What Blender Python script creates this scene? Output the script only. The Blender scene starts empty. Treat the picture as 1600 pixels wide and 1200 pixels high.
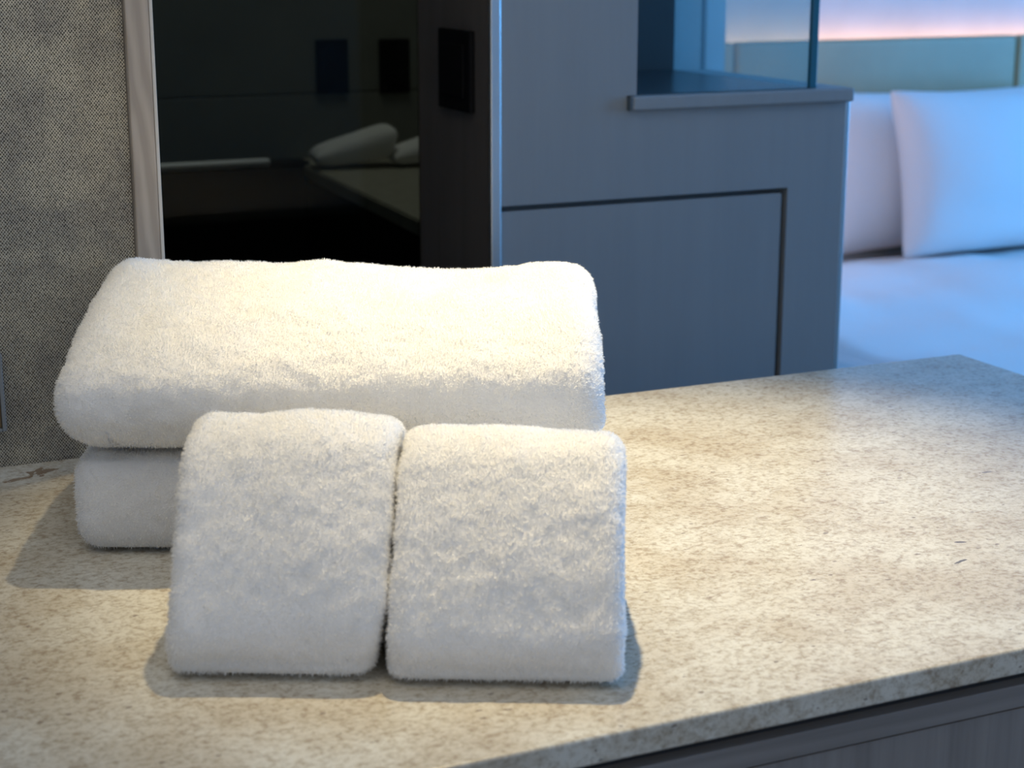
import bpy, bmesh, math, random
import numpy as np
from mathutils import Vector, Matrix

# ------------------------------------------------------------------ camera, world, lights, exposure
S = bpy.context.scene
COL = S.collection
R = math.radians
YAW = R(-24.4)
EYE = Vector((0, 0, 1.25))

cam_data = bpy.data.cameras.new('camera')
cam = bpy.data.objects.new('camera', cam_data)
COL.objects.link(cam)
cam.location = EYE
cam.rotation_euler = (R(90 - 14.3), 0, YAW)
cam_data.sensor_width = 36
cam_data.lens = 60.75
cam_data.clip_start = 0.02
cam_data.dof.use_dof = True
cam_data.dof.focus_distance = 1.40
cam_data.dof.aperture_fstop = 9.0
S.camera = cam

S.view_settings.view_transform = 'Standard'
S.view_settings.look = 'None'
S.view_settings.gamma = 1
S.view_settings.exposure = 0.0
S.view_settings.use_curve_mapping = False

world = bpy.data.worlds.new('world')
S.world = world
world.use_nodes = True
world.node_tree.nodes['Background'].inputs[0].default_value = (0.30, 0.48, 0.80, 1)
world.node_tree.nodes['Background'].inputs[1].default_value = 0.6


def light(name, kind, loc, target, energy, color, **kw):
    d = bpy.data.lights.new(name, kind)
    d.energy = energy
    d.color = color
    for k, v in kw.items():
        setattr(d, k, v)
    o = bpy.data.objects.new(name, d)
    COL.objects.link(o)
    o.location = loc
    o.rotation_euler = (Vector(target) - Vector(loc)).to_track_quat('-Z', 'Y').to_euler()
    return o


# warm ceiling spot over the desk
light('desk_spotlight', 'SPOT', (0.735, 1.67, 2.30), (0.65, 1.18, 0.80), 152, (1.0, 0.81, 0.49),
      spot_size=R(41), spot_blend=1.0, shadow_soft_size=0.018)
# blue daylight entering by the bedroom window on the right
light('window_daylight', 'AREA', (4.92, 1.50, 1.45), (2.0, 1.9, 0.95), 115, (0.10, 0.44, 1.0),
      shape='RECTANGLE', size=2.2, size_y=1.6)
# soft overhead fill, added to lift the fabric wall and counter
light('entry_fill', 'AREA', (-0.25, 0.75, 2.50), (-0.25, 0.80, 0.0), 7.5, (1.0, 0.90, 0.74),
      shape='RECTANGLE', size=1.4, size_y=1.0)
# fill added behind the camera to brighten the towel fronts
light('rear_fill', 'AREA', (0.4, -1.3, 1.7), (0.5, 1.2, 1.0), 7.6, (1.0, 0.97, 0.90),
      shape='RECTANGLE', size=1.6, size_y=1.4)
# warm fill added beyond the tall cabinet to tint the rear pillow's left end
light('pillow_fill', 'POINT', (2.15, 3.35, 0.95), (2.15, 3.35, 0), 2.0, (1.0, 0.58, 0.36), shadow_soft_size=0.06)
# dim fill added so the things behind the smoked glass show
light('bathroom_fill', 'AREA', (0.95, 2.75, 2.40), (1.0, 2.8, 0.8), 4.5, (1.0, 0.97, 0.88),
      shape='RECTANGLE', size=0.5, size_y=0.4)


# ------------------------------------------------------------------ helpers
def tag(o, label=None, cat=None, group=None, kind=None):
    if label: o['label'] = label
    if cat: o['category'] = cat
    if group: o['group'] = group
    if kind: o['kind'] = kind
    return o


def empty(name, loc=(0, 0, 0), rz=0.0, **kw):
    o = bpy.data.objects.new(name, None)
    COL.objects.link(o)
    o.location = loc
    o.rotation_euler = (0, 0, rz)
    o.empty_display_size = 0.05
    return tag(o, **kw)


def link_mesh(name, me, mat, parent=None, smooth=False):
    o = bpy.data.objects.new(name, me)
    COL.objects.link(o)
    if mat: me.materials.append(mat)
    if parent: o.parent = parent
    if smooth:
        me.polygons.foreach_set('use_smooth', [True] * len(me.polygons))
    return o


def box(name, x0, x1, y0, y1, z0, z1, mat, parent=None, bev=0.0, seg=2, **kw):
    """A box in world coordinates; its origin goes to the centre of its base."""
    bm = bmesh.new()
    off = Vector((0, 0, 0))
    if parent: off = parent.location
    bmesh.ops.create_cube(bm, size=1)
    for v in bm.verts:
        v.co = Vector(((v.co.x) * (x1 - x0), (v.co.y) * (y1 - y0), (v.co.z + .5) * (z1 - z0)))
    if bev > 0:
        bmesh.ops.bevel(bm, geom=bm.edges[:], offset=bev, segments=seg, affect='EDGES', profile=0.5)
    me = bpy.data.meshes.new(name)
    bm.to_mesh(me); bm.free()
    o = link_mesh(name, me, mat, parent)
    o.location = Vector(((x0 + x1) / 2, (y0 + y1) / 2, z0)) - off
    return tag(o, **kw)


def tube(name, p0, p1, r, mat, parent=None, n=24, dome=True, **kw):
    p0, p1 = Vector(p0), Vector(p1)
    ax = p1 - p0; L = ax.length
    q = ax.to_track_quat('Z', 'Y').to_matrix().to_4x4()
    prof = [(0, 0)] + ([(r * .6, 0), (r * .9, r * .25), (r, r * .6)] if dome else [(r, 0)])
    prof += ([(r, L - r * .6), (r * .9, L - r * .25), (r * .6, L)] if dome else [(r, L)]) + [(0, L)]
    bm = bmesh.new()
    rings = []
    for (rr, z) in prof:
        if rr == 0: rings.append([bm.verts.new((0, 0, z))])
        else: rings.append([bm.verts.new((rr * math.cos(2 * math.pi * k / n), rr * math.sin(2 * math.pi * k / n), z)) for k in range(n)])
    for a, b in zip(rings, rings[1:]):
        for k in range(n):
            k2 = (k + 1) % n
            if len(a) == 1: bm.faces.new((a[0], b[k], b[k2]))
            elif len(b) == 1: bm.faces.new((a[k], a[k2], b[0]))
            else: bm.faces.new((a[k], a[k2], b[k2], b[k]))
    bmesh.ops.recalc_face_normals(bm, faces=bm.faces[:])
    bm.transform(q)
    me = bpy.data.meshes.new(name); bm.to_mesh(me); bm.free()
    o = link_mesh(name, me, mat, parent, smooth=True)
    o.location = p0 - (parent.location if parent else Vector())
    return tag(o, **kw)


_rng = np.random.default_rng(7)
_LAT = _rng.random((64, 64, 64)).astype(np.float32)


def vnoise(P, freq, seed=0):
    """smooth value noise in [-1,1], vectorised"""
    Q = np.asarray(P, dtype=np.float64) * freq + seed * 13.37
    I = np.floor(Q).astype(int); F = Q - I
    F = F * F * (3 - 2 * F)
    out = 0
    for a in (0, 1):
        for b in (0, 1):
            for c in (0, 1):
                w = (F[:, 0] if a else 1 - F[:, 0]) * (F[:, 1] if b else 1 - F[:, 1]) * (F[:, 2] if c else 1 - F[:, 2])
                out = out + w * _LAT[(I[:, 0] + a) % 64, (I[:, 1] + b) % 64, (I[:, 2] + c) % 64]
    return out * 2 - 1


# ------------------------------------------------------------------ materials
class NT:
    def __init__(s, name):
        s.m = bpy.data.materials.new(name); s.m.use_nodes = True
        s.t = s.m.node_tree; s.b = s.t.nodes['Principled BSDF']; s.out = s.t.nodes['Material Output']
    def n(s, kind, **kw):
        o = s.t.nodes.new(kind)
        for k, v in kw.items():
            if k.startswith('i_'): o.inputs[k[2:].replace('_', ' ')].default_value = v
            else: setattr(o, k, v)
        return o
    def l(s, a, b): s.t.links.new(a, b)
    def ramp(s, fac, stops, interp='LINEAR'):
        r = s.t.nodes.new('ShaderNodeValToRGB'); r.color_ramp.interpolation = interp
        e = r.color_ramp.elements
        while len(e) < len(stops): e.new(0.5)
        for k, (p, c) in enumerate(stops):
            e[k].position = p; e[k].color = (*c, 1) if len(c) == 3 else c
        s.l(fac, r.inputs[0]); return r.outputs[0]
    def math(s, op, a, b=None, c=None):
        m = s.t.nodes.new('ShaderNodeMath'); m.operation = op
        for k, v in enumerate((a, b, c)):
            if v is None: continue
            if isinstance(v, (int, float)): m.inputs[k].default_value = v
            else: s.l(v, m.inputs[k])
        return m.outputs[0]
    def mix(s, fac, a, b, mode='MIX'):
        m = s.t.nodes.new('ShaderNodeMix'); m.data_type = 'RGBA'; m.blend_type = mode
        for sock, v in ((m.inputs[0], fac), (m.inputs[6], a), (m.inputs[7], b)):
            if isinstance(v, (int, float)): sock.default_value = v
            elif isinstance(v, tuple): sock.default_value = (*v, 1) if len(v) == 3 else v
            else: s.l(v, sock)
        return m.outputs[2]
    def bump(s, h, dist, strength=1.0):
        b = s.t.nodes.new('ShaderNodeBump'); b.inputs['Distance'].default_value = dist; b.inputs['Strength'].default_value = strength
        s.l(h, b.inputs['Height']); s.l(b.outputs[0], s.b.inputs['Normal'])
    def coords(s, scale=(1, 1, 1), rot=(0, 0, 0), world=True):
        if world: src = s.n('ShaderNodeNewGeometry').outputs['Position']
        else: src = s.n('ShaderNodeTexCoord').outputs['Object']
        mp = s.n('ShaderNodeMapping'); mp.inputs['Scale'].default_value = scale; mp.inputs['Rotation'].default_value = rot
        s.l(src, mp.inputs[0]); return mp.outputs[0]
    def noise(s, vec, scale, detail=3, rough=0.55, dist=0.0):
        o = s.n('ShaderNodeTexNoise'); o.inputs['Scale'].default_value = scale; o.inputs['Detail'].default_value = detail
        o.inputs['Roughness'].default_value = rough; o.inputs['Distortion'].default_value = dist
        s.l(vec, o.inputs['Vector']); return o.outputs[0]
    def set(s, **kw):
        for k, v in kw.items():
            nm = k.replace('_', ' ')
            if isinstance(v, tuple): s.b.inputs[nm].default_value = (*v, 1) if len(v) == 3 else v
            elif isinstance(v, (int, float)): s.b.inputs[nm].default_value = v
            else: s.l(v, s.b.inputs[nm])
        return s.m


def plain(name, col, rough=0.6, var=0.06, scale=6, metal=0.0, spec=0.5):
    t = NT(name)
    v = t.noise(t.coords(), scale, 3)
    c = t.ramp(v, [(0.3, tuple(x * (1 - var) for x in col)), (0.7, tuple(min(1, x * (1 + var)) for x in col))])
    return t.set(Base_Color=c, Roughness=rough, Metallic=metal, Specular_IOR_Level=spec)


def wood(name, c0, c1, grain=(1, 1, 1), rough=0.5, rings=False, spec=0.4):
    """grain: mapping scale, small along the grain"""
    t = NT(name)
    co = t.coords(grain)
    a = t.noise(co, 22, 6, 0.65, 0.6)
    b = t.noise(co, 90, 3, 0.6)
    f = t.math('ADD', t.math('MULTIPLY', a, 0.7), t.math('MULTIPLY', b, 0.3))
    if rings:
        w = t.n('ShaderNodeTexWave', wave_type='RINGS', rings_direction='Y')
        w.inputs['Scale'].default_value = 9; w.inputs['Distortion'].default_value = 5.5; w.inputs['Detail'].default_value = 3
        w.inputs['Detail Scale'].default_value = 1.2
        t.l(t.coords((3.2, 3.2, .55)), w.inputs[0])
        f = t.math('ADD', t.math('MULTIPLY', f, 0.6), t.math('MULTIPLY', w.outputs[1], 0.30))
    c = t.ramp(f, [(0.34, c0), (0.62, c1)])
    t.bump(b, 0.0004, 0.5)
    return t.set(Base_Color=c, Roughness=rough, Specular_IOR_Level=spec)


# speckled cream granite
def granite():
    t = NT('granite')
    co = t.coords((0.92, 1.0, 1.0), (0, 0, R(-6)))
    a = t.noise(co, 210, 5, 0.66, 0.3)
    m_ = t.noise(co, 80, 4, 0.65, 0.8)
    b = t.noise(co, 430, 3, 0.6)
    big = t.noise(t.coords(), 11, 5, 0.62)
    f = t.math('ADD', t.math('MULTIPLY', a, 0.6), t.math('MULTIPLY', m_, 0.4))
    blot = t.ramp(f, [(0.39, (0.46, 0.40, 0.315)), (0.47, (0.61, 0.575, 0.485)), (0.55, (0.73, 0.71, 0.63))])
    tone = t.ramp(big, [(0.40, (0.84, 0.79, 0.73)), (0.58, (1, 1, 1))])
    c = t.mix(1.0, blot, tone, 'MULTIPLY')
    fine = t.ramp(b, [(0.34, (0.42, 0.39, 0.37)), (0.42, (1, 1, 1))])
    c = t.mix(0.34, c, fine, 'MULTIPLY')
    # sparse dark mineral flecks
    vor = t.n('ShaderNodeTexVoronoi'); vor.inputs['Scale'].default_value = 105
    t.l(t.coords((0.55, 1.0, 1.0)), vor.inputs['Vector'])
    sep = t.n('ShaderNodeSeparateColor'); t.l(vor.outputs['Color'], sep.inputs[0])
    rare = t.math('GREATER_THAN', sep.outputs[0], 0.74)
    near = t.math('LESS_THAN', t.math('ADD', vor.outputs['Distance'], t.math('MULTIPLY', a, 0.35)), 0.30)
    c = t.mix(t.math('MULTIPLY', t.math('MULTIPLY', rare, near), 0.62), c, (0.15, 0.11, 0.09))
    # individual larger inclusions of the slab
    geo = t.n('ShaderNodeNewGeometry').outputs['Position']
    wob = t.noise(t.coords(), 130, 3)
    for (x, y, ang, sx, sy, colr) in ((0.224, 1.494, 34, .015, .0110, (0.20, 0.115, 0.055)), (0.814, 0.977, 15, .008, .0018, (0.10, 0.08, 0.07)),
                                      (0.200, 1.480, 15, .014, .0045, (0.26, 0.17, 0.10)), (0.84, 1.012, -20, .006, .0016, (0.12, 0.10, 0.09)),
                                      (0.98, 1.15, -5, .010, .0020, (0.2, 0.17, 0.16))):
        mp = t.n('ShaderNodeMapping'); mp.vector_type = 'TEXTURE'
        mp.inputs['Location'].default_value = (x, y, 0.8); mp.inputs['Rotation'].default_value = (0, 0, R(ang)); mp.inputs['Scale'].default_value = (sx, sy, .05)
        t.l(geo, mp.inputs[0])
        ln = t.n('ShaderNodeVectorMath', operation='LENGTH'); t.l(mp.outputs[0], ln.inputs[0])
        m_ = t.math('LESS_THAN', t.math('ADD', ln.outputs['Value'], t.math('MULTIPLY', wob, 2.6)), 2.1)
        c = t.mix(t.math('MULTIPLY', m_, 0.85), c, colr)
    return t.set(Base_Color=c, Roughness=0.20, Specular_IOR_Level=0.6)


def woven():
    t = NT('woven_fabric')
    # hexagonal dot lattice in the plane of the wall (x, z); period about 2 mm
    geo = t.n('ShaderNodeNewGeometry').outputs['Position']
    jit = t.n('ShaderNodeTexNoise'); jit.inputs['Scale'].default_value = 300; t.l(geo, jit.inputs['Vector'])
    sc = t.n('ShaderNodeVectorMath', operation='SCALE'); t.l(jit.outputs[1], sc.inputs[0]); sc.inputs['Scale'].default_value = 0.0007
    ad = t.n('ShaderNodeVectorMath', operation='ADD'); t.l(geo, ad.inputs[0]); t.l(sc.outputs[0], ad.inputs[1])
    sx = t.n('ShaderNodeSeparateXYZ'); t.l(ad.outputs[0], sx.inputs[0])
    k = 2 * math.pi / 0.0026
    u = t.math('MULTIPLY', sx.outputs[0], k)
    v = t.math('MULTIPLY', sx.outputs[2], k * 0.80)
    cs = lambda e: t.math('COSINE', e)
    w = t.math('MULTIPLY', cs(u), cs(v))
    grain = t.noise(t.coords((1, 1, 1)), 420, 2)
    big = t.noise(t.coords(), 26, 4, 0.65)
    thr = t.math('ADD', w, t.math('MULTIPLY', t.math('SUBTRACT', grain, 0.5), 1.9))
    c = t.ramp(t.math('ADD', t.math('MULTIPLY', thr, 0.5), 0.5), [(0.25, (0.62, 0.585, 0.50)), (0.52, (0.44, 0.41, 0.345)), (0.80, (0.04, 0.036, 0.03))])
    tone = t.ramp(big, [(0.35, (0.72, 0.70, 0.69)), (0.65, (1.12, 1.08, 0.98))])
    c = t.mix(1.0, c, tone, 'MULTIPLY')
    t.bump(t.math('MULTIPLY', thr, -1.0), 0.0005, 0.6)
    return t.set(Base_Color=c, Roughness=0.9, Specular_IOR_Level=0.15)


def terry(name='terry_cotton', pile=False):
    t = NT(name)
    co = t.coords(world=False)
    a = t.noise(co, 700, 3, 0.7)
    c = t.ramp(a, [(0.3, (0.88, 0.875, 0.865)), (0.7, (0.93, 0.925, 0.915))])
    if pile:
        df = t.n('ShaderNodeBsdfDiffuse'); tr = t.n('ShaderNodeBsdfTranslucent'); mx = t.n('ShaderNodeMixShader')
        df.inputs[0].default_value = (.97, .97, .96, 1); tr.inputs[0].default_value = (.97, .97, .96, 1); mx.inputs[0].default_value = .5
        t.l(df.outputs[0], mx.inputs[1]); t.l(tr.outputs[0], mx.inputs[2]); t.l(mx.outputs[0], t.out.inputs[0])
        return t.m
    else:
        t.bump(a, 0.0012, 0.8)
    t.set(Base_Color=c, Roughness=0.95, Specular_IOR_Level=0.1, Sheen_Weight=0.15, Sheen_Roughness=0.5)
    return t.m


def linen(name, col=(0.82, 0.82, 0.83)):
    t = NT(name)
    a = t.noise(t.coords(), 9, 3)
    t.bump(a, 0.006, 0.5)
    return t.set(Base_Color=col, Roughness=0.85, Specular_IOR_Level=0.2)


def tinted_glass(name, tint, gloss_rough=0.02, mixg=1.0, film=0.0):
    t = NT(name)
    t.t.nodes.remove(t.b)
    tr = t.n('ShaderNodeBsdfTransparent'); tr.inputs[0].default_value = (*tint, 1)
    gl = t.n('ShaderNodeBsdfGlossy'); gl.inputs['Roughness'].default_value = gloss_rough
    lw = t.n('ShaderNodeLayerWeight')
    fr = t.math('ADD', t.math('MULTIPLY', t.math('POWER', lw.outputs['Facing'], 5.0), 0.9), 0.04)
    mx = t.n('ShaderNodeMixShader'); t.l(t.math('MULTIPLY', fr, mixg), mx.inputs[0])
    t.l(tr.outputs[0], mx.inputs[1]); t.l(gl.outputs[0], mx.inputs[2])
    last = mx.outputs[0]
    if film:
        df = t.n('ShaderNodeBsdfDiffuse'); tl = t.n('ShaderNodeBsdfTranslucent'); m2 = t.n('ShaderNodeMixShader'); m3 = t.n('ShaderNodeMixShader')
        df.inputs[0].default_value = (.72, .82, .84, 1); tl.inputs[0].default_value = (.72, .82, .84, 1)
        m2.inputs[0].default_value = .5; m3.inputs[0].default_value = film
        t.l(df.outputs[0], m2.inputs[1]); t.l(tl.outputs[0], m2.inputs[2])
        t.l(last, m3.inputs[1]); t.l(m2.outputs[0], m3.inputs[2]); last = m3.outputs[0]
    t.l(last, t.out.inputs[0])
    return t.m


def emissive(name, col, k):
    t = NT(name)
    return t.set(Base_Color=(0.8, 0.8, 0.8), Emission_Color=col, Emission_Strength=k)


M_granite = granite()
M_fabric = woven()
M_post = wood('pale_wood', (0.36, 0.305, 0.25), (0.47, 0.405, 0.34), (1, 1, 0.12), 0.5, rings=True)
M_post_edge = plain('pale_edge_band', (0.62, 0.58, 0.52), 0.5)
M_rail = wood('grey_wood_horizontal', (0.20, 0.19, 0.185), (0.30, 0.285, 0.275), (0.05, 1, 1.6), 0.55)
M_panel = wood('grey_wood_vertical', (0.20, 0.19, 0.185), (0.31, 0.295, 0.285), (1.4, 1, 0.06), 0.55)
M_recess = plain('black_recess', (0.02, 0.022, 0.026), 0.7)
M_cab = wood('blue_grey_laminate', (0.30, 0.325, 0.345), (0.32, 0.345, 0.365), (1, 1, 0.08), 0.5)
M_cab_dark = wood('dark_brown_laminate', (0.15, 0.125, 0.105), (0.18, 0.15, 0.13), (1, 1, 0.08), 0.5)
M_gap = plain('shadow_gap', (0.10, 0.13, 0.15), 0.7)
M_alu = plain('satin_aluminium', (0.75, 0.78, 0.80), 0.35, metal=0.9)
M_rim = plain('dull_steel', (0.30, 0.33, 0.36), 0.5, metal=0.6)
M_black = plain('black_plastic', (0.005, 0.005, 0.006), 0.7, spec=.2)
M_chrome = plain('chrome', (0.86, 0.88, 0.92), 0.5, metal=0.35)
M_brown = plain('brown_plate', (0.16, 0.115, 0.06), 0.4)
M_terry = terry()
M_pile = terry('terry_loops', True)
M_sheet = linen('white_bedlinen')
M_teal_glass = tinted_glass('teal_tinted_glass', (0.75, 0.87, 0.88), 0.05, 1.0, 0.16)
M_glass_edge = plain('teal_glass_edge', (0.03, 0.16, 0.24), 0.2)
M_smoke = tinted_glass('smoked_glass', (0.52, 0.55, 0.53), 0.02, 0.25)
M_niche_floor = plain('dark_teal_gloss', (0.05, 0.075, 0.09), 0.25)
M_niche = plain('dark_teal_panel', (0.045, 0.07, 0.085), 0.5)
M_tile = plain('dark_green_grey_tile', (0.19, 0.20, 0.175), 0.55)
M_grout = plain('dark_grout', (0.11, 0.115, 0.10), 0.9)
M_vanity = plain('beige_stone', (0.36, 0.345, 0.28), 0.5, 0.12, 40)
M_tub = plain('black_lacquer', (0.006, 0.0065, 0.007), 0.6, spec=.2)
M_wallpaint = plain('pale_paint', (0.66, 0.65, 0.66), 0.85)
M_hb = plain('olive_grey_upholstery', (0.42, 0.33, 0.20), 0.38, 0.10, 4)
M_ceil = plain('ceiling_paint', (0.70, 0.70, 0.69), 0.9)
M_floor = wood('floor_wood', (0.16, 0.12, 0.09), (0.24, 0.18, 0.14), (0.1, 1, 1), 0.5)
M_led = emissive('warm_led', (1.0, 0.52, 0.24, 1), 14)

# ------------------------------------------------------------------ setting
ST = dict(kind='structure')
X0, X1, Y0, Y1, ZC = -1.6, 5.0, -1.6, 3.85, 2.6
box('floor', X0, X1, Y0, Y1, -0.05, 0.0, M_floor, **ST)
box('ceiling', X0, X1, Y0, Y1, ZC, ZC + .05, M_ceil, **ST)
box('wall_left', X0 - .08, X0, Y0, Y1, 0, ZC, M_wallpaint, **ST)
box('wall_rear', X0, X1, Y0 - .08, Y0, 0, ZC, M_wallpaint, **ST)
box('wall_back', 1.825, X1, Y1, Y1 + .08, 0, ZC, M_wallpaint, **ST)
# window wall on the right: piers above, below and beside an opening, with a framed window
box('wall_right', X1, X1 + .08, Y0, 0.40, 0, ZC, M_wallpaint, **ST)
box('wall_right', X1, X1 + .08, 2.60, Y1, 0, ZC, M_wallpaint, **ST)
box('wall_right', X1, X1 + .08, 0.40, 2.60, 0, 0.62, M_wallpaint, **ST)
box('wall_right', X1, X1 + .08, 0.40, 2.60, 2.28, ZC, M_wallpaint, **ST)
win = empty('window_1', (X1 + .04, 1.50, 0.62), **ST)
for (ya, yb, za, zb) in ((.40, .45, .62, 2.28), (2.55, 2.60, .62, 2.28), (.45, 2.55, .62, .67), (.45, 2.55, 2.23, 2.28), (1.475, 1.525, .67, 2.23)):
    box('window_frame', X1 + .015, X1 + .065, ya, yb, za, zb, M_alu, win, .004)
for (ya, yb) in ((.45, 1.475), (1.525, 2.55)):
    box('pane', X1 + .036, X1 + .044, ya, yb, .67, 2.23, tinted_glass('clear_glass', (.96, .98, 1)), win)

# fabric clad wall along the back of the desk, with its pale wood end post
wf = box('wall_fabric', X0, 0.323, 1.526, 1.60, 0.0, ZC, M_fabric, **ST)
post = empty('trim_1', (0.334, 1.56, 0.0), **ST)
box('end_post', 0.3235, 0.3445, 1.517, 1.612, 0.0, ZC, M_post, post, .0015)
box('edge_band', 0.3445, 0.3475, 1.517, 1.612, 0.0, ZC, M_post_edge, post, .0004)

# bathroom shell behind the smoked glass
bath = empty('wall_bathroom', (0.0, 3.2, 0.0), **ST)
box('backing', X0, 1.40, 3.21, 3.28, 0, ZC, M_grout, bath)
zs = [0.0, 0.44, 0.972, 1.55, 2.15, 2.6]
xs = [-1.6, -0.7, 0.0, 0.7, 1.398]
for i in range(len(xs) - 1):
    for j in range(len(zs) - 1):
        box('tile', xs[i] + .0015, xs[i + 1] - .0015, 3.20, 3.212, zs[j] + .0015, zs[j + 1] - .0015, M_tile, bath, .001, 1)
box('wall_bathroom_side', 1.345, 1.402, 2.378, 3.20, 0, ZC, M_wallpaint, **ST)
box('wall_bedroom', 1.402, 1.825, 3.0, 3.10, 0, ZC, M_wallpaint, **ST)
box('wall_bedroom', 1.775, 1.825, 3.10, Y1 + .08, 0, ZC, M_wallpaint, **ST)
box('trim_2', 1.768, 1.775, 2.99, 3.0, 0, ZC, M_gap, **ST)

# ------------------------------------------------------------------ tall divider cabinet
cab = empty('divider_cabinet', (1.13, 2.1, 0.0),
            label='tall blue-grey cabinet with recessed door panel, side ledge and glass niche, behind the stone counter', cat='cabinet')
YC = 1.976
box('column', 0.872, 1.072, YC, 2.223, 1.061, ZC - .01, M_cab, cab)
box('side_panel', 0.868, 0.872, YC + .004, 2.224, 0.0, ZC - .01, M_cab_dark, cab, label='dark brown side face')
box('carcass', 0.872, 1.396, YC + .018, 2.223, 0.0, 1.042, M_gap, cab)
box('rear_carcass', 0.945, 1.396, 2.2235, 2.36, 0.0, 1.042, M_gap, cab)
box('top_rail', 0.872, 1.396, YC, YC + .018, 0.929, 1.042, M_cab, cab)
box('column_filler', 0.872, 1.058, YC, YC + .02, 1.042, 1.061, M_cab, cab)
box('stile', 1.3075, 1.396, YC, YC + .018, 0.0, 0.929, M_cab, cab)
box('door_panel', 0.874, 1.2995, YC + .002, YC + .018, 0.08, 0.9215, M_cab, cab, .0012)
box('plinth', 0.874, 1.3005, YC + .012, YC + .018, 0.0, 0.075, M_gap, cab)
box('ledge', 1.062, 1.403, YC - .010, 2.36, 1.042, 1.0605, M_cab, cab, .003)
box('ledge_end_cap', 1.058, 1.062, YC - .010, YC + .01, 1.043, 1.0595, M_gap, cab, .001)
box('niche_back', 0.945, 1.345, 2.360, 2.376, 0.0, ZC - .01, M_niche, cab, label='dark teal back board of the niche')
box('edge_trim', 0.866, 0.880, YC - .004, YC + .004, 0.0, ZC - .01, M_alu, cab, .0015, label='thin bright metal edge strip')
box('edge_trim', 1.396, 1.404, YC + .001, 2.36, 0.0, 1.042, M_alu, cab, .001, label='thin bright metal edge strip')
box('niche_floor', 1.074, 1.341, YC + .004, 2.359, 1.0602, 1.0618, M_niche_floor, cab, .0004, label='dark glossy niche floor')
gp = box('glass_panel', 1.342, 1.350, YC + .014, 2.358, 1.0605, ZC - .01, M_teal_glass, cab, label='teal tinted glass pane')
box('glass_edge', 1.3405, 1.3515, YC + .006, YC + .0135, 1.0605, ZC - .01, M_glass_edge, cab, .001, label='dark teal polished edge')

sw = empty('light_switch', (0.868, 2.078, 1.042), label='black switch plate on the dark brown side of the cabinet', cat='switch')
box('plate', 0.860, 0.868, 2.025, 2.131, 1.042, 1.144, M_black, sw, .002)
box('rocker', 0.8575, 0.860, 2.043, 2.113, 1.060, 1.126, M_black, sw, .001)

# ------------------------------------------------------------------ smoked glass and the bathroom behind it
sg = box('smoked_glass_screen', -0.9, 0.866, 2.216, 2.223, 0.0, ZC - .01, M_smoke,
         label='dark smoked glass screen between the wood post and the tall cabinet', cat='glass screen')
for k, (xa, xb, za, zb) in enumerate(((1.040, 1.104, .970, 1.073), (1.168, 1.230, .967, 1.071))):  # black plates stand in for the switch's reflections in the smoked glass
    o = empty('reflection_plate', ((xa + xb) / 2, 3.2, za), cat='reflection plate', group='black plates standing in for switch reflections',
              label=('left black plate behind smoked glass, standing in for a switch reflection', 'right black plate standing in for a switch reflection, nearest the brown cabinet side')[k])
    box('plate', xa, xb, 3.192, 3.20, za, zb, M_black, o, .002)
    box('rocker', xa + .012, xb - .012, 3.189, 3.192, za + .018, zb - .018, M_black, o, .001)

van = empty('vanity_counter', (1.16, 2.8, 0.0), label='dim beige-topped vanity counter behind the smoked glass', cat='vanity')
bm = bmesh.new()
pts = [(0.93, 2.39), (1.343, 2.39), (1.343, 3.198), (0.985, 3.198)]
lo = [bm.verts.new((x - 1.16, y - 2.8, 0.825)) for x, y in pts]; hi = [bm.verts.new((x - 1.16, y - 2.8, 0.85)) for x, y in pts]
bm.faces.new(hi); bm.faces.new(lo[::-1])
for k in range(4): bm.faces.new((lo[k], lo[(k + 1) % 4], hi[(k + 1) % 4], hi[k]))
bmesh.ops.bevel(bm, geom=bm.edges[:], offset=.003, segments=2, affect='EDGES')
me = bpy.data.meshes.new('stone_top'); bm.to_mesh(me); bm.free()
link_mesh('stone_top', me, M_vanity, van)
box('body', 0.995, 1.343, 2.40, 3.198, 0.0, 0.825, M_tub, van)

tub = empty('low_partition', (0.2, 3.12, 0.0), label='low black panel below the metal rail, left side of the smoked glass', cat='partition')
box('panel', -1.59, 0.990, 3.10, 3.14, 0.0, 0.850, M_tub, tub, .004)
box('top_cap', -1.59, 0.990, 3.095, 3.145, 0.850, 0.857, M_tub, tub, .002)
rail = empty('grab_rail', (0.5, 3.07, 0.857), label='chrome rail running left from the dark bathroom panel top', cat='rail')
tube('bar', (0.10, 3.055, 0.864), (0.900, 3.055, 0.864), 0.0075, M_chrome, rail)
for x in (0.14, 0.885):
    tube('bracket', (x, 3.055, 0.866), (x, 3.097, 0.858), 0.006, M_black, rail, label='black bracket')

# ------------------------------------------------------------------ stone counter and desk body
slab = box('stone_countertop', -1.2, 1.248, 0.826, 1.525, 0.7815, 0.800, M_granite, bev=.0022, seg=3,
           label='speckled cream granite countertop carrying the white towels', cat='countertop')
desk = empty('desk_cabinet', (0.02, 1.17, 0.0), label='grey wood-grain cabinet under the speckled stone countertop', cat='cabinet')
box('recess_strip', -1.19, 1.238, 0.840, 1.515, 0.771, 0.7815, M_recess, desk, label='black shadow gap strip')
box('top_rail', -1.19, 1.240, 0.830, 0.850, 0.7555, 0.7718, M_rail, desk, .0006)
box('carcass', -1.19, 1.236, 0.846, 1.515, 0.06, 0.772, M_recess, desk)
for xa in (-1.19, -0.38, 0.43):
    box('door', xa + .001, xa + .809, 0.832, 0.848, 0.07, 0.7535, M_panel, desk, .0006)
box('plinth', -1.17, 1.22, 0.88, 1.50, 0.0, 0.06, M_recess, desk)

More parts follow.
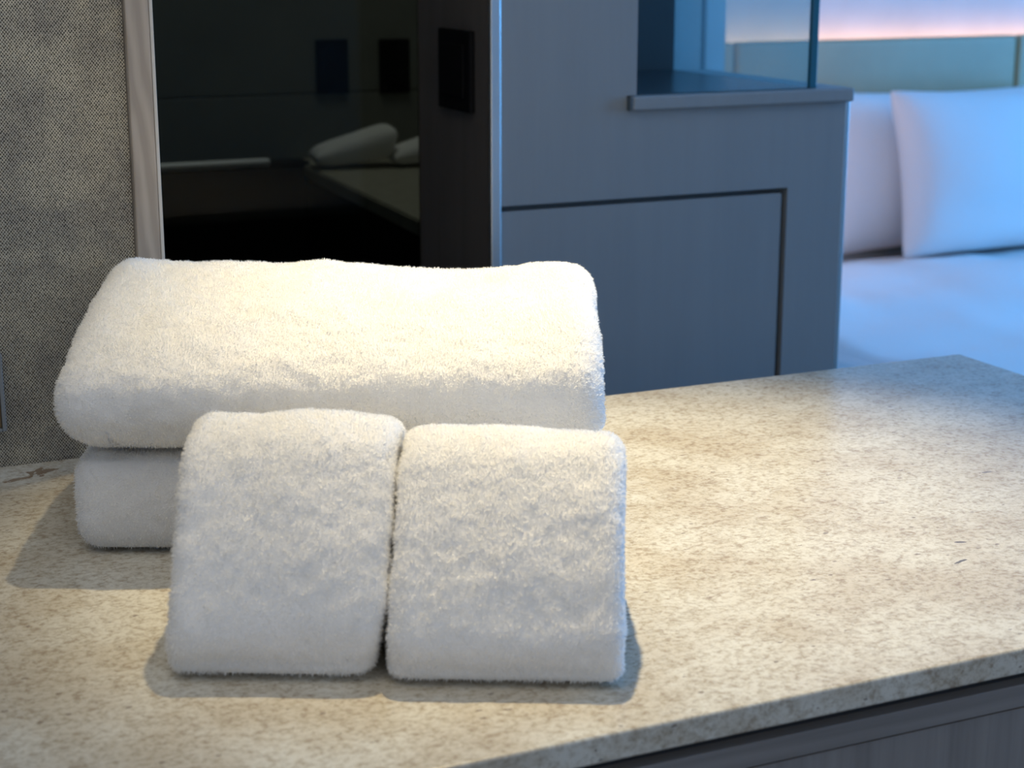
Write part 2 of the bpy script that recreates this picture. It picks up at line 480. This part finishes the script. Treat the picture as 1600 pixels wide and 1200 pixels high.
sk = empty('wall_socket', (0.14, 1.526, 0.834), label='brown socket plate with metal rim on the fabric wall, cut by left frame edge', cat='socket')
box('faceplate', 0.086, 0.1965, 1.520, 1.526, 0.8365, 0.900, M_brown, sk, .001)
for (xa, xb, za, zb) in ((0.1965, 0.2, .834, .904), (0.083, 0.0865, .834, .904), (0.0865, 0.1965, .834, .8365), (.0865, .1965, .901, .904)):
    box('rim', xa, xb, 1.517, 1.526, za, zb, M_rim, sk, .0006)


# ------------------------------------------------------------------ towels
RT = Vector((math.cos(YAW), math.sin(YAW), 0))
FW = Vector((-math.sin(YAW), math.cos(YAW), 0))


def towel(name, width, profile, center_u, fwd, z0, rz, seed, label, group, amp=.0025, r_end=.02, npile=60000,
          pile_len=.0023, step=.0028, layers=3, warp=None, parent_z=0):
    """Folded towel: a closed side profile (v, z) swept along its width, rounded at the ends where the fold layers show."""
    # smooth closed profile by Catmull-Rom
    P = np.array(profile, float); n = len(P); out = []
    for i in range(n):
        p0, p1, p2, p3 = P[i - 1], P[i], P[(i + 1) % n], P[(i + 2) % n]
        L = np.linalg.norm(p2 - p1); m = max(2, int(L / step))
        t = np.linspace(0, 1, m, endpoint=False)[:, None]
        out.append(.5 * ((2 * p1) + (-p0 + p2) * t + (2 * p0 - 5 * p1 + 4 * p2 - p3) * t ** 2 + (-p0 + 3 * p1 - 3 * p2 + p3) * t ** 3))
    Q = np.vstack(out); N = len(Q)
    T = np.roll(Q, -1, 0) - np.roll(Q, 1, 0); T /= np.linalg.norm(T, axis=1)[:, None]
    Nrm = np.stack([T[:, 1], -T[:, 0]], 1)
    cen = Q.mean(0)
    if ((Q - cen) * Nrm).sum() < 0: Nrm = -Nrm
    vmin, vmax = Q[:, 0].min(), Q[:, 0].max()
    th = Q[:, 1].max() - Q[:, 1].min()
    spine = np.stack([np.clip(Q[:, 0], vmin + th * .5, vmax - th * .5) if vmax - vmin > th else np.full(N, cen[0]), np.full(N, cen[1])], 1)
    spine = spine * .75 + Q * .25
    rings = []           # (u, loop)
    M = max(4, int((width - 2 * r_end) / step))
    ins = np.linspace(1, 0, 15)                      # inner cap rings
    ncap = 7
    def cap(side):
        rr = []
        for s_ in ins[:-1][::-1] if side > 0 else ins[:-1]:
            s_ = float(s_)
            base = Q - Nrm * r_end * .8
            loop = base * (1 - s_ * .97) + spine * s_ * .97
            groove = .0042 * (0.5 - 0.5 * math.cos(2 * math.pi * layers * s_)) * (1 if s_ > .02 else 0)
            rr.append((side * (width / 2 - groove), loop))
        ang = np.linspace(math.pi / 2, 0, ncap)
        ed = [(side * (width / 2 - r_end * (1 - math.sin(a))), Q - Nrm * r_end * .8 * (1 - math.cos(a))) for a in ang[1:]]
        return rr, ed
    rl, el = cap(-1); rrr, er = cap(1)
    rings = rl + el + [(float(u), Q) for u in np.linspace(-width / 2 + r_end, width / 2 - r_end, M)[1:-1]] + er[::-1] + rrr
    V = np.concatenate([np.column_stack([np.full(N, u), L]) for u, L in rings])
    K = len(rings)
    if warp is not None: V = warp(V, width)
    idx = np.arange(K * N).reshape(K, N)
    a = idx[:-1]; b = idx[1:]
    F = np.stack([a, np.roll(a, -1, 1), np.roll(b, -1, 1), b], -1).reshape(-1, 4)

    def normals(V):
        G = V.reshape(K, N, 3)
        du = np.gradient(G, axis=0); dv = np.roll(G, -1, 1) - np.roll(G, 1, 1)
        nn = np.cross(dv, du).reshape(-1, 3)
        nn /= np.linalg.norm(nn, axis=1)[:, None] + 1e-12
        if (nn[K // 2 * N:(K // 2 + 1) * N, 1:] * Nrm).sum() < 0: nn = -nn
        return nn
    nn = normals(V)
    zl = V[:, 2] - V[:, 2].min()
    soft = np.clip(zl / .02, .15, 1)
    d = (vnoise(V, 14, seed) * amp * 1.0 + vnoise(V, 38, seed + 1) * amp * .55 + vnoise(V, 120, seed + 2) * amp * .36
         + vnoise(V, 330, seed + 3) * amp * .24)
    V = V + nn * (d * soft)[:, None]
    V[:, 2] = np.maximum(V[:, 2], V[:, 2] * 0 + min(0.0, 0))
    nn = normals(V)
    me = bpy.data.meshes.new(name)
    me.from_pydata([], [], [])
    ends = []
    me.vertices.add(len(V)); me.vertices.foreach_set('co', V.astype(np.float32).ravel())
    flip = np.dot(np.cross(V[F[:, 1]] - V[F[:, 0]], V[F[:, 2]] - V[F[:, 0]])[len(F) // 2], nn[F[len(F) // 2, 0]]) < 0
    if flip: F = F[:, ::-1]
    cl = idx[0] if flip else idx[0][::-1]; cr = idx[-1][::-1] if flip else idx[-1]
    loops = np.concatenate([F.ravel(), cl, cr]).astype(np.int32)
    tot = np.concatenate([np.full(len(F), 4), [N, N]]).astype(np.int32)
    start = np.concatenate([[0], np.cumsum(tot)[:-1]]).astype(np.int32)
    me.loops.add(len(loops)); me.loops.foreach_set('vertex_index', loops)
    me.polygons.add(len(tot)); me.polygons.foreach_set('loop_start', start); me.polygons.foreach_set('loop_total', tot)
    me.update(calc_edges=True); me.validate()
    o = link_mesh(name, me, M_terry, smooth=True)
    loc = RT * center_u + FW * fwd
    o.location = (loc.x, loc.y, z0)
    o.rotation_euler = (0, 0, YAW + rz)
    tag(o, label=label, cat='towel', group=group)

    # terry loops: short bent blades standing on the cloth
    rg = np.random.default_rng(seed)
    A = np.linalg.norm(np.cross(V[F[:, 1]] - V[F[:, 0]], V[F[:, 3]] - V[F[:, 0]]), axis=1)
    fc = V[F].mean(1)
    A = A * np.where(fc[:, 2] < .004, 0.05, 1.0)
    f = rg.choice(len(F), npile, p=A / A.sum())
    w = rg.random((npile, 2))
    q = V[F[f]]
    p = (q[:, 0] * (1 - w[:, :1]) + q[:, 1] * w[:, :1]) * (1 - w[:, 1:]) + (q[:, 3] * (1 - w[:, :1]) + q[:, 2] * w[:, :1]) * w[:, 1:]
    nrm = nn[F[f]].mean(1); nrm /= np.linalg.norm(nrm, axis=1)[:, None]
    # pile leans in drifting directions, as brushed by hands
    lean = np.stack([vnoise(p, 25, seed + 5), vnoise(p, 25, seed + 6), vnoise(p, 25, seed + 7)], 1) * .8 + rg.normal(0, .38, (npile, 3))
    lean[:, 2] -= .25
    di = nrm + lean * .6; di /= np.linalg.norm(di, axis=1)[:, None]
    L = pile_len * (0.6 + .7 * rg.random(npile))[:, None]
    side = np.cross(di, rg.normal(0, 1, (npile, 3))); side /= np.linalg.norm(side, axis=1)[:, None] + 1e-9
    hw = .00022
    base = p - nrm * .0004
    mid = base + di * L * .6
    tip = base + di * L + lean * L * .25
    W = np.stack([base - side * hw, base + side * hw, mid + side * hw * 1.1, mid - side * hw * 1.1, tip], 1).reshape(-1, 3)
    W[:, 2] = np.maximum(W[:, 2], .0004)
    k = np.arange(npile)[:, None] * 5
    quad = k + np.array([0, 1, 2, 3]); tri = k + np.array([3, 2, 4])
    loops = np.concatenate([quad, tri], 1).ravel().astype(np.int32)
    tot = np.tile([4, 3], npile).astype(np.int32)
    start = np.concatenate([[0], np.cumsum(tot)[:-1]]).astype(np.int32)
    pm = bpy.data.meshes.new('terry_pile')
    pm.vertices.add(len(W)); pm.vertices.foreach_set('co', W.astype(np.float32).ravel())
    pm.loops.add(len(loops)); pm.loops.foreach_set('vertex_index', loops)
    pm.polygons.add(len(tot)); pm.polygons.foreach_set('loop_start', start); pm.polygons.foreach_set('loop_total', tot)
    pm.update(calc_edges=True)
    ch = link_mesh('terry_pile', pm, M_pile, o)
    ch['kind'] = 'stuff'
    return o


# lower bath towel: only its front fold shows
prof_low = [(0.000, .012), (-.004, .040), (0.002, .066), (.016, .0755), (.08, .078), (.17, .079), (.225, .076), (.240, .045), (.232, .012), (.215, .001), (.12, .0), (.022, .0005)]


def warp_low(V, w):
    t = V[:, 0] / w
    V[:, 2] += np.clip(V[:, 2], 0, 1) * .01 * t
    return V


towel('bath_towel', 0.392, prof_low, -0.136, 1.240, 0.8002, 0, 11, 'folded white bath towel lying on the counter beneath the larger folded one',
      'folded white bath towels in the stack', r_end=.022, npile=80000, layers=3, warp=warp_low)

prof_top = [(.006, .008), (-.010, .024), (-.013, .044), (-.005, .061), (.020, .076), (.07, .092), (.13, .1015), (.19, .107), (.226, .105), (.246, .084),
            (.242, .04), (.225, .006), (.15, .0005), (.05, .0)]


def warp_top(V, w):
    t = V[:, 0] / w * 2          # -1..1
    zl = np.clip(V[:, 2] / .1, 0, 1)
    back = np.clip((V[:, 1] - .08) / .12, 0, 1)
    # the rear crest dips right of the middle and rises again at the right end
    V[:, 2] += back * zl * (.005 * np.exp(-((t + .95) / .14) ** 2) - .006 * np.exp(-((t - .42) / .30) ** 2))
    V[:, 2] += -back * zl * .001 * t
    # left front corner bulges low, front fold sags in the middle
    V[:, 2] += (1 - back) * zl * (-.004 * np.exp(-((t + .9) / .25) ** 2) + .003 * t)
    V[:, 1] += -.004 * np.exp(-((t + .75) / .3) ** 2) * (1 - back)
    # the left end tapers a little toward the floor
    low = 1 - np.clip(V[:, 2] / .03, 0, 1)
    V[:, 0] += np.where(t < -.8, low * .012, 0)
    return V


towel('bath_towel', 0.409, prof_top, -0.1360, 1.239, 0.8790, 0, 23, 'large folded white bath towel on top of the stack under the warm light',
      'folded white bath towels in the stack', r_end=.024, npile=150000, layers=4, warp=warp_top, amp=.0028)

prof_small = [(.006, .002), (-.005, .014), (-.007, .032), (.003, .050), (.025, .078), (.055, .107), (.088, .129), (.120, .136), (.146, .131), (.162, .108),
              (.170, .06), (.166, .014), (.150, .0005), (.08, .0)]


def warp_l(V, w):
    t = V[:, 0] / w * 2
    zl = np.clip(V[:, 2] / .12, 0, 1)
    V[:, 2] += zl ** 2 * (.0035 * np.exp(-((t - .2) / .5) ** 2) - .002 * t)
    low = 1 - np.clip(V[:, 2] / .05, 0, 1)
    V[:, 0] += np.clip((t - .3) / .5, 0, 1) * -low * .0085
    lf = np.clip((-t + .2) / 1.2, 0, 1)
    V[:, 0] += lf * np.interp(V[:, 2], [0, .04, .08, .135], [.002, .005, .002, -.002])
    V[:, 1] += .004 * t * zl
    return V


def warp_r(V, w):
    t = V[:, 0] / w * 2
    zl = np.clip(V[:, 2] / .12, 0, 1)
    V[:, 2] += zl ** 2 * (.002 * np.exp(-((t) / .5) ** 2) - .001 * t) - .008 * zl
    return V


towel('hand_towel', 0.1400, prof_small, -0.1500, 1.012, 0.8002, R(-2.4), 37, 'small folded white hand towel, the left one of the pair before the stack',
      'small white hand towels side by side', r_end=.013, npile=75000, layers=4, warp=warp_l, amp=.0022, step=.0024)
towel('hand_towel', 0.1475, prof_small, -0.0045, 1.002, 0.8002, R(-2.4), 53, 'small folded white hand towel, the right one with blue-lit right edge',
      'small white hand towels side by side', r_end=.013, npile=78000, layers=4, warp=warp_r, amp=.0022, step=.0024)


# ------------------------------------------------------------------ soft things further back
def soft(name, nx, ny, fn, mat, loc, rz=0, parent=None, sub=1, **kw):
    """closed pillow-like mesh: fn(s,t) with s,t in -1..1 gives (x,y,ztop,zbot)"""
    bm = bmesh.new(); top = {}; bot = {}
    for i in range(nx + 1):
        for j in range(ny + 1):
            s = -1 + 2 * i / nx; t = -1 + 2 * j / ny
            x, y, a, b = fn(s, t)
            top[i, j] = bm.verts.new((x, y, a))
            edge = i in (0, nx) or j in (0, ny)
            bot[i, j] = top[i, j] if edge else bm.verts.new((x, y, b))
    for i in range(nx):
        for j in range(ny):
            q = [(i, j), (i + 1, j), (i + 1, j + 1), (i, j + 1)]
            bm.faces.new([top[k] for k in q])
            fb = [bot[k] for k in q][::-1]
            if len(set(fb)) == 4 and any(v not in top.values() for v in fb):
                try: bm.faces.new(fb)
                except ValueError: pass
    bmesh.ops.recalc_face_normals(bm, faces=bm.faces[:])
    me = bpy.data.meshes.new(name); bm.to_mesh(me); bm.free()
    o = link_mesh(name, me, mat, parent, smooth=True)
    o.location = loc
    o.rotation_euler = (0, 0, rz) if not isinstance(rz, tuple) else rz
    if sub:
        md = o.modifiers.new('subdivision', 'SUBSURF'); md.levels = sub; md.render_levels = sub
    return tag(o, **kw)


def pillow_fn(w, h, th, seed=0, bump=.012):
    def fn(s, t):
        e = (max(0, 1 - abs(s) ** 2.6) * max(0, 1 - abs(t) ** 2.6)) ** .42
        pin = 1 - .07 * (1 - abs(t) ** 2) * abs(s) ** 3
        pin2 = 1 - .07 * (1 - abs(s) ** 2) * abs(t) ** 3
        n = float(vnoise(np.array([[s * 1.7 + seed, t * 1.7, seed * .7]]), 1.2, 3)[0]) * bump * e
        return s * w / 2 * pin, t * h / 2 * pin2, th / 2 * e + n, -th / 2 * e + n
    return fn


# folded towels lying on the vanity
for k, (x, y, L, Wd, H, rz, lift) in enumerate(((1.052, 3.03, .160, .10, .042, R(-8), 0), (1.185, 3.00, .145, .09, .036, R(-6), 0))):
    def fn(s, t, L=L, Wd=Wd, H=H):
        e = (max(0, 1 - abs(s) ** 4) * max(0, 1 - abs(t) ** 3)) ** .4
        rise = .046 * (.5 + .5 * s) ** 1.2
        return s * L / 2, t * Wd / 2, H * .45 * e + H * .5 + rise, H * .5 - H * .49 * e + rise * .4 * e
    o = soft('hand_towel', 14, 8, fn, M_terry, (x, y, .8505), rz, cat='towel', group='blurred white towels on the vanity',
             label=('left and taller of two blurred white towels on the vanity behind smoked glass',
                    'right of two blurred white towels on the vanity, beside the brown cabinet side')[k])

# bed
bed = empty('bed', (3.0, 2.9, 0.0), label='bed with white duvet lit blue by the window, right of the tall cabinet', cat='bed')
box('bed_base', 1.95, 4.3, 2.0, 3.72, 0.05, 0.26, M_hb, bed, .02)
box('mattress', 1.93, 4.32, 1.98, 3.72, 0.26, 0.47, M_sheet, bed, .04, 4)


def duvet():
    nx, ny = 90, 80
    xs_ = np.linspace(1.88, 4.36, nx); ys_ = np.linspace(1.92, 3.47, ny)
    X, Y = np.meshgrid(xs_, ys_, indexing='ij')
    Pn = np.column_stack([X.ravel(), Y.ravel(), np.zeros(X.size)])
    n = vnoise(Pn, 2.2, 4) * .022 + vnoise(Pn * [1, 2.2, 1], 3.6, 5) * .012 + vnoise(Pn * [1.6, .8, 1], 7.5, 8) * .006
    # turned-back upper part is higher and plumper
    fold = 1 / (1 + np.exp(-((Y.ravel() - (2.88 + .04 * np.sin(X.ravel() * 4))) / .03)))
    ex = np.minimum(np.minimum(X.ravel() - 1.88, 4.36 - X.ravel()), Y.ravel() - 1.92)
    edge = 1 - np.clip(ex / .10, 0, 1)
    Z = .482 + fold * .035 * np.clip((3.50 - Y.ravel()) / .12, .8, 1) + n - .22 * edge ** 2
    top = np.column_stack([X.ravel(), Y.ravel(), Z]) - np.array([3.0, 2.9, 0])
    me = bpy.data.meshes.new('duvet')
    idx = np.arange(nx * ny).reshape(nx, ny)
    F = np.stack([idx[:-1, :-1], idx[1:, :-1], idx[1:, 1:], idx[:-1, 1:]], -1).reshape(-1, 4)
    me.from_pydata(top.tolist(), [], F.tolist())
    o = link_mesh('duvet', me, M_sheet, bed, smooth=True)
    md = o.modifiers.new('thickness', 'SOLIDIFY'); md.thickness = .03; md.offset = -1


duvet()
hb = empty('headboard', (3.0, 3.75, 0.0), label='olive-grey upholstered headboard with vertical seams below the glowing light strip', cat='headboard')
box('frame', 1.90, 4.55, 3.775, 3.80, 0.0, 0.985, M_gap, hb)
for k in range(3):
    x = 1.90 + k * 0.8835 - (.0 if k else 0)
xsd = [1.90, 2.31, 3.195, 4.08, 4.55]
for xa, xb in zip(xsd, xsd[1:]):
    box('panel', xa + .002, xb - .002, 3.745, 3.780, 0.06, 1.012, M_hb, hb, .012, 4)
led = box('light_strip', 1.92, 4.53, 3.806, 3.826, 0.955, 0.965, M_led, label='warm glowing light strip along the top of the headboard', cat='light strip')
box('ledge', 1.90, 4.55, 3.80, 3.849, 0.93, 0.954, M_gap, hb)

# pillows standing against the headboard
pl = soft('pillow', 22, 16, pillow_fn(.80, .43, .18, 1), M_sheet, (2.88, 3.62, .688), (R(80), 0, 0), cat='pillow', group='white pillows on the bed',
          label='rear white pillow whose shaded left end shows beside the cabinet')
pl2 = soft('pillow', 22, 16, pillow_fn(.80, .43, .20, 5), M_sheet, (2.97, 3.41, .705), (R(76), 0, R(-4)), cat='pillow', group='white pillows on the bed',
           label='front white pillow glowing bright blue in window light')
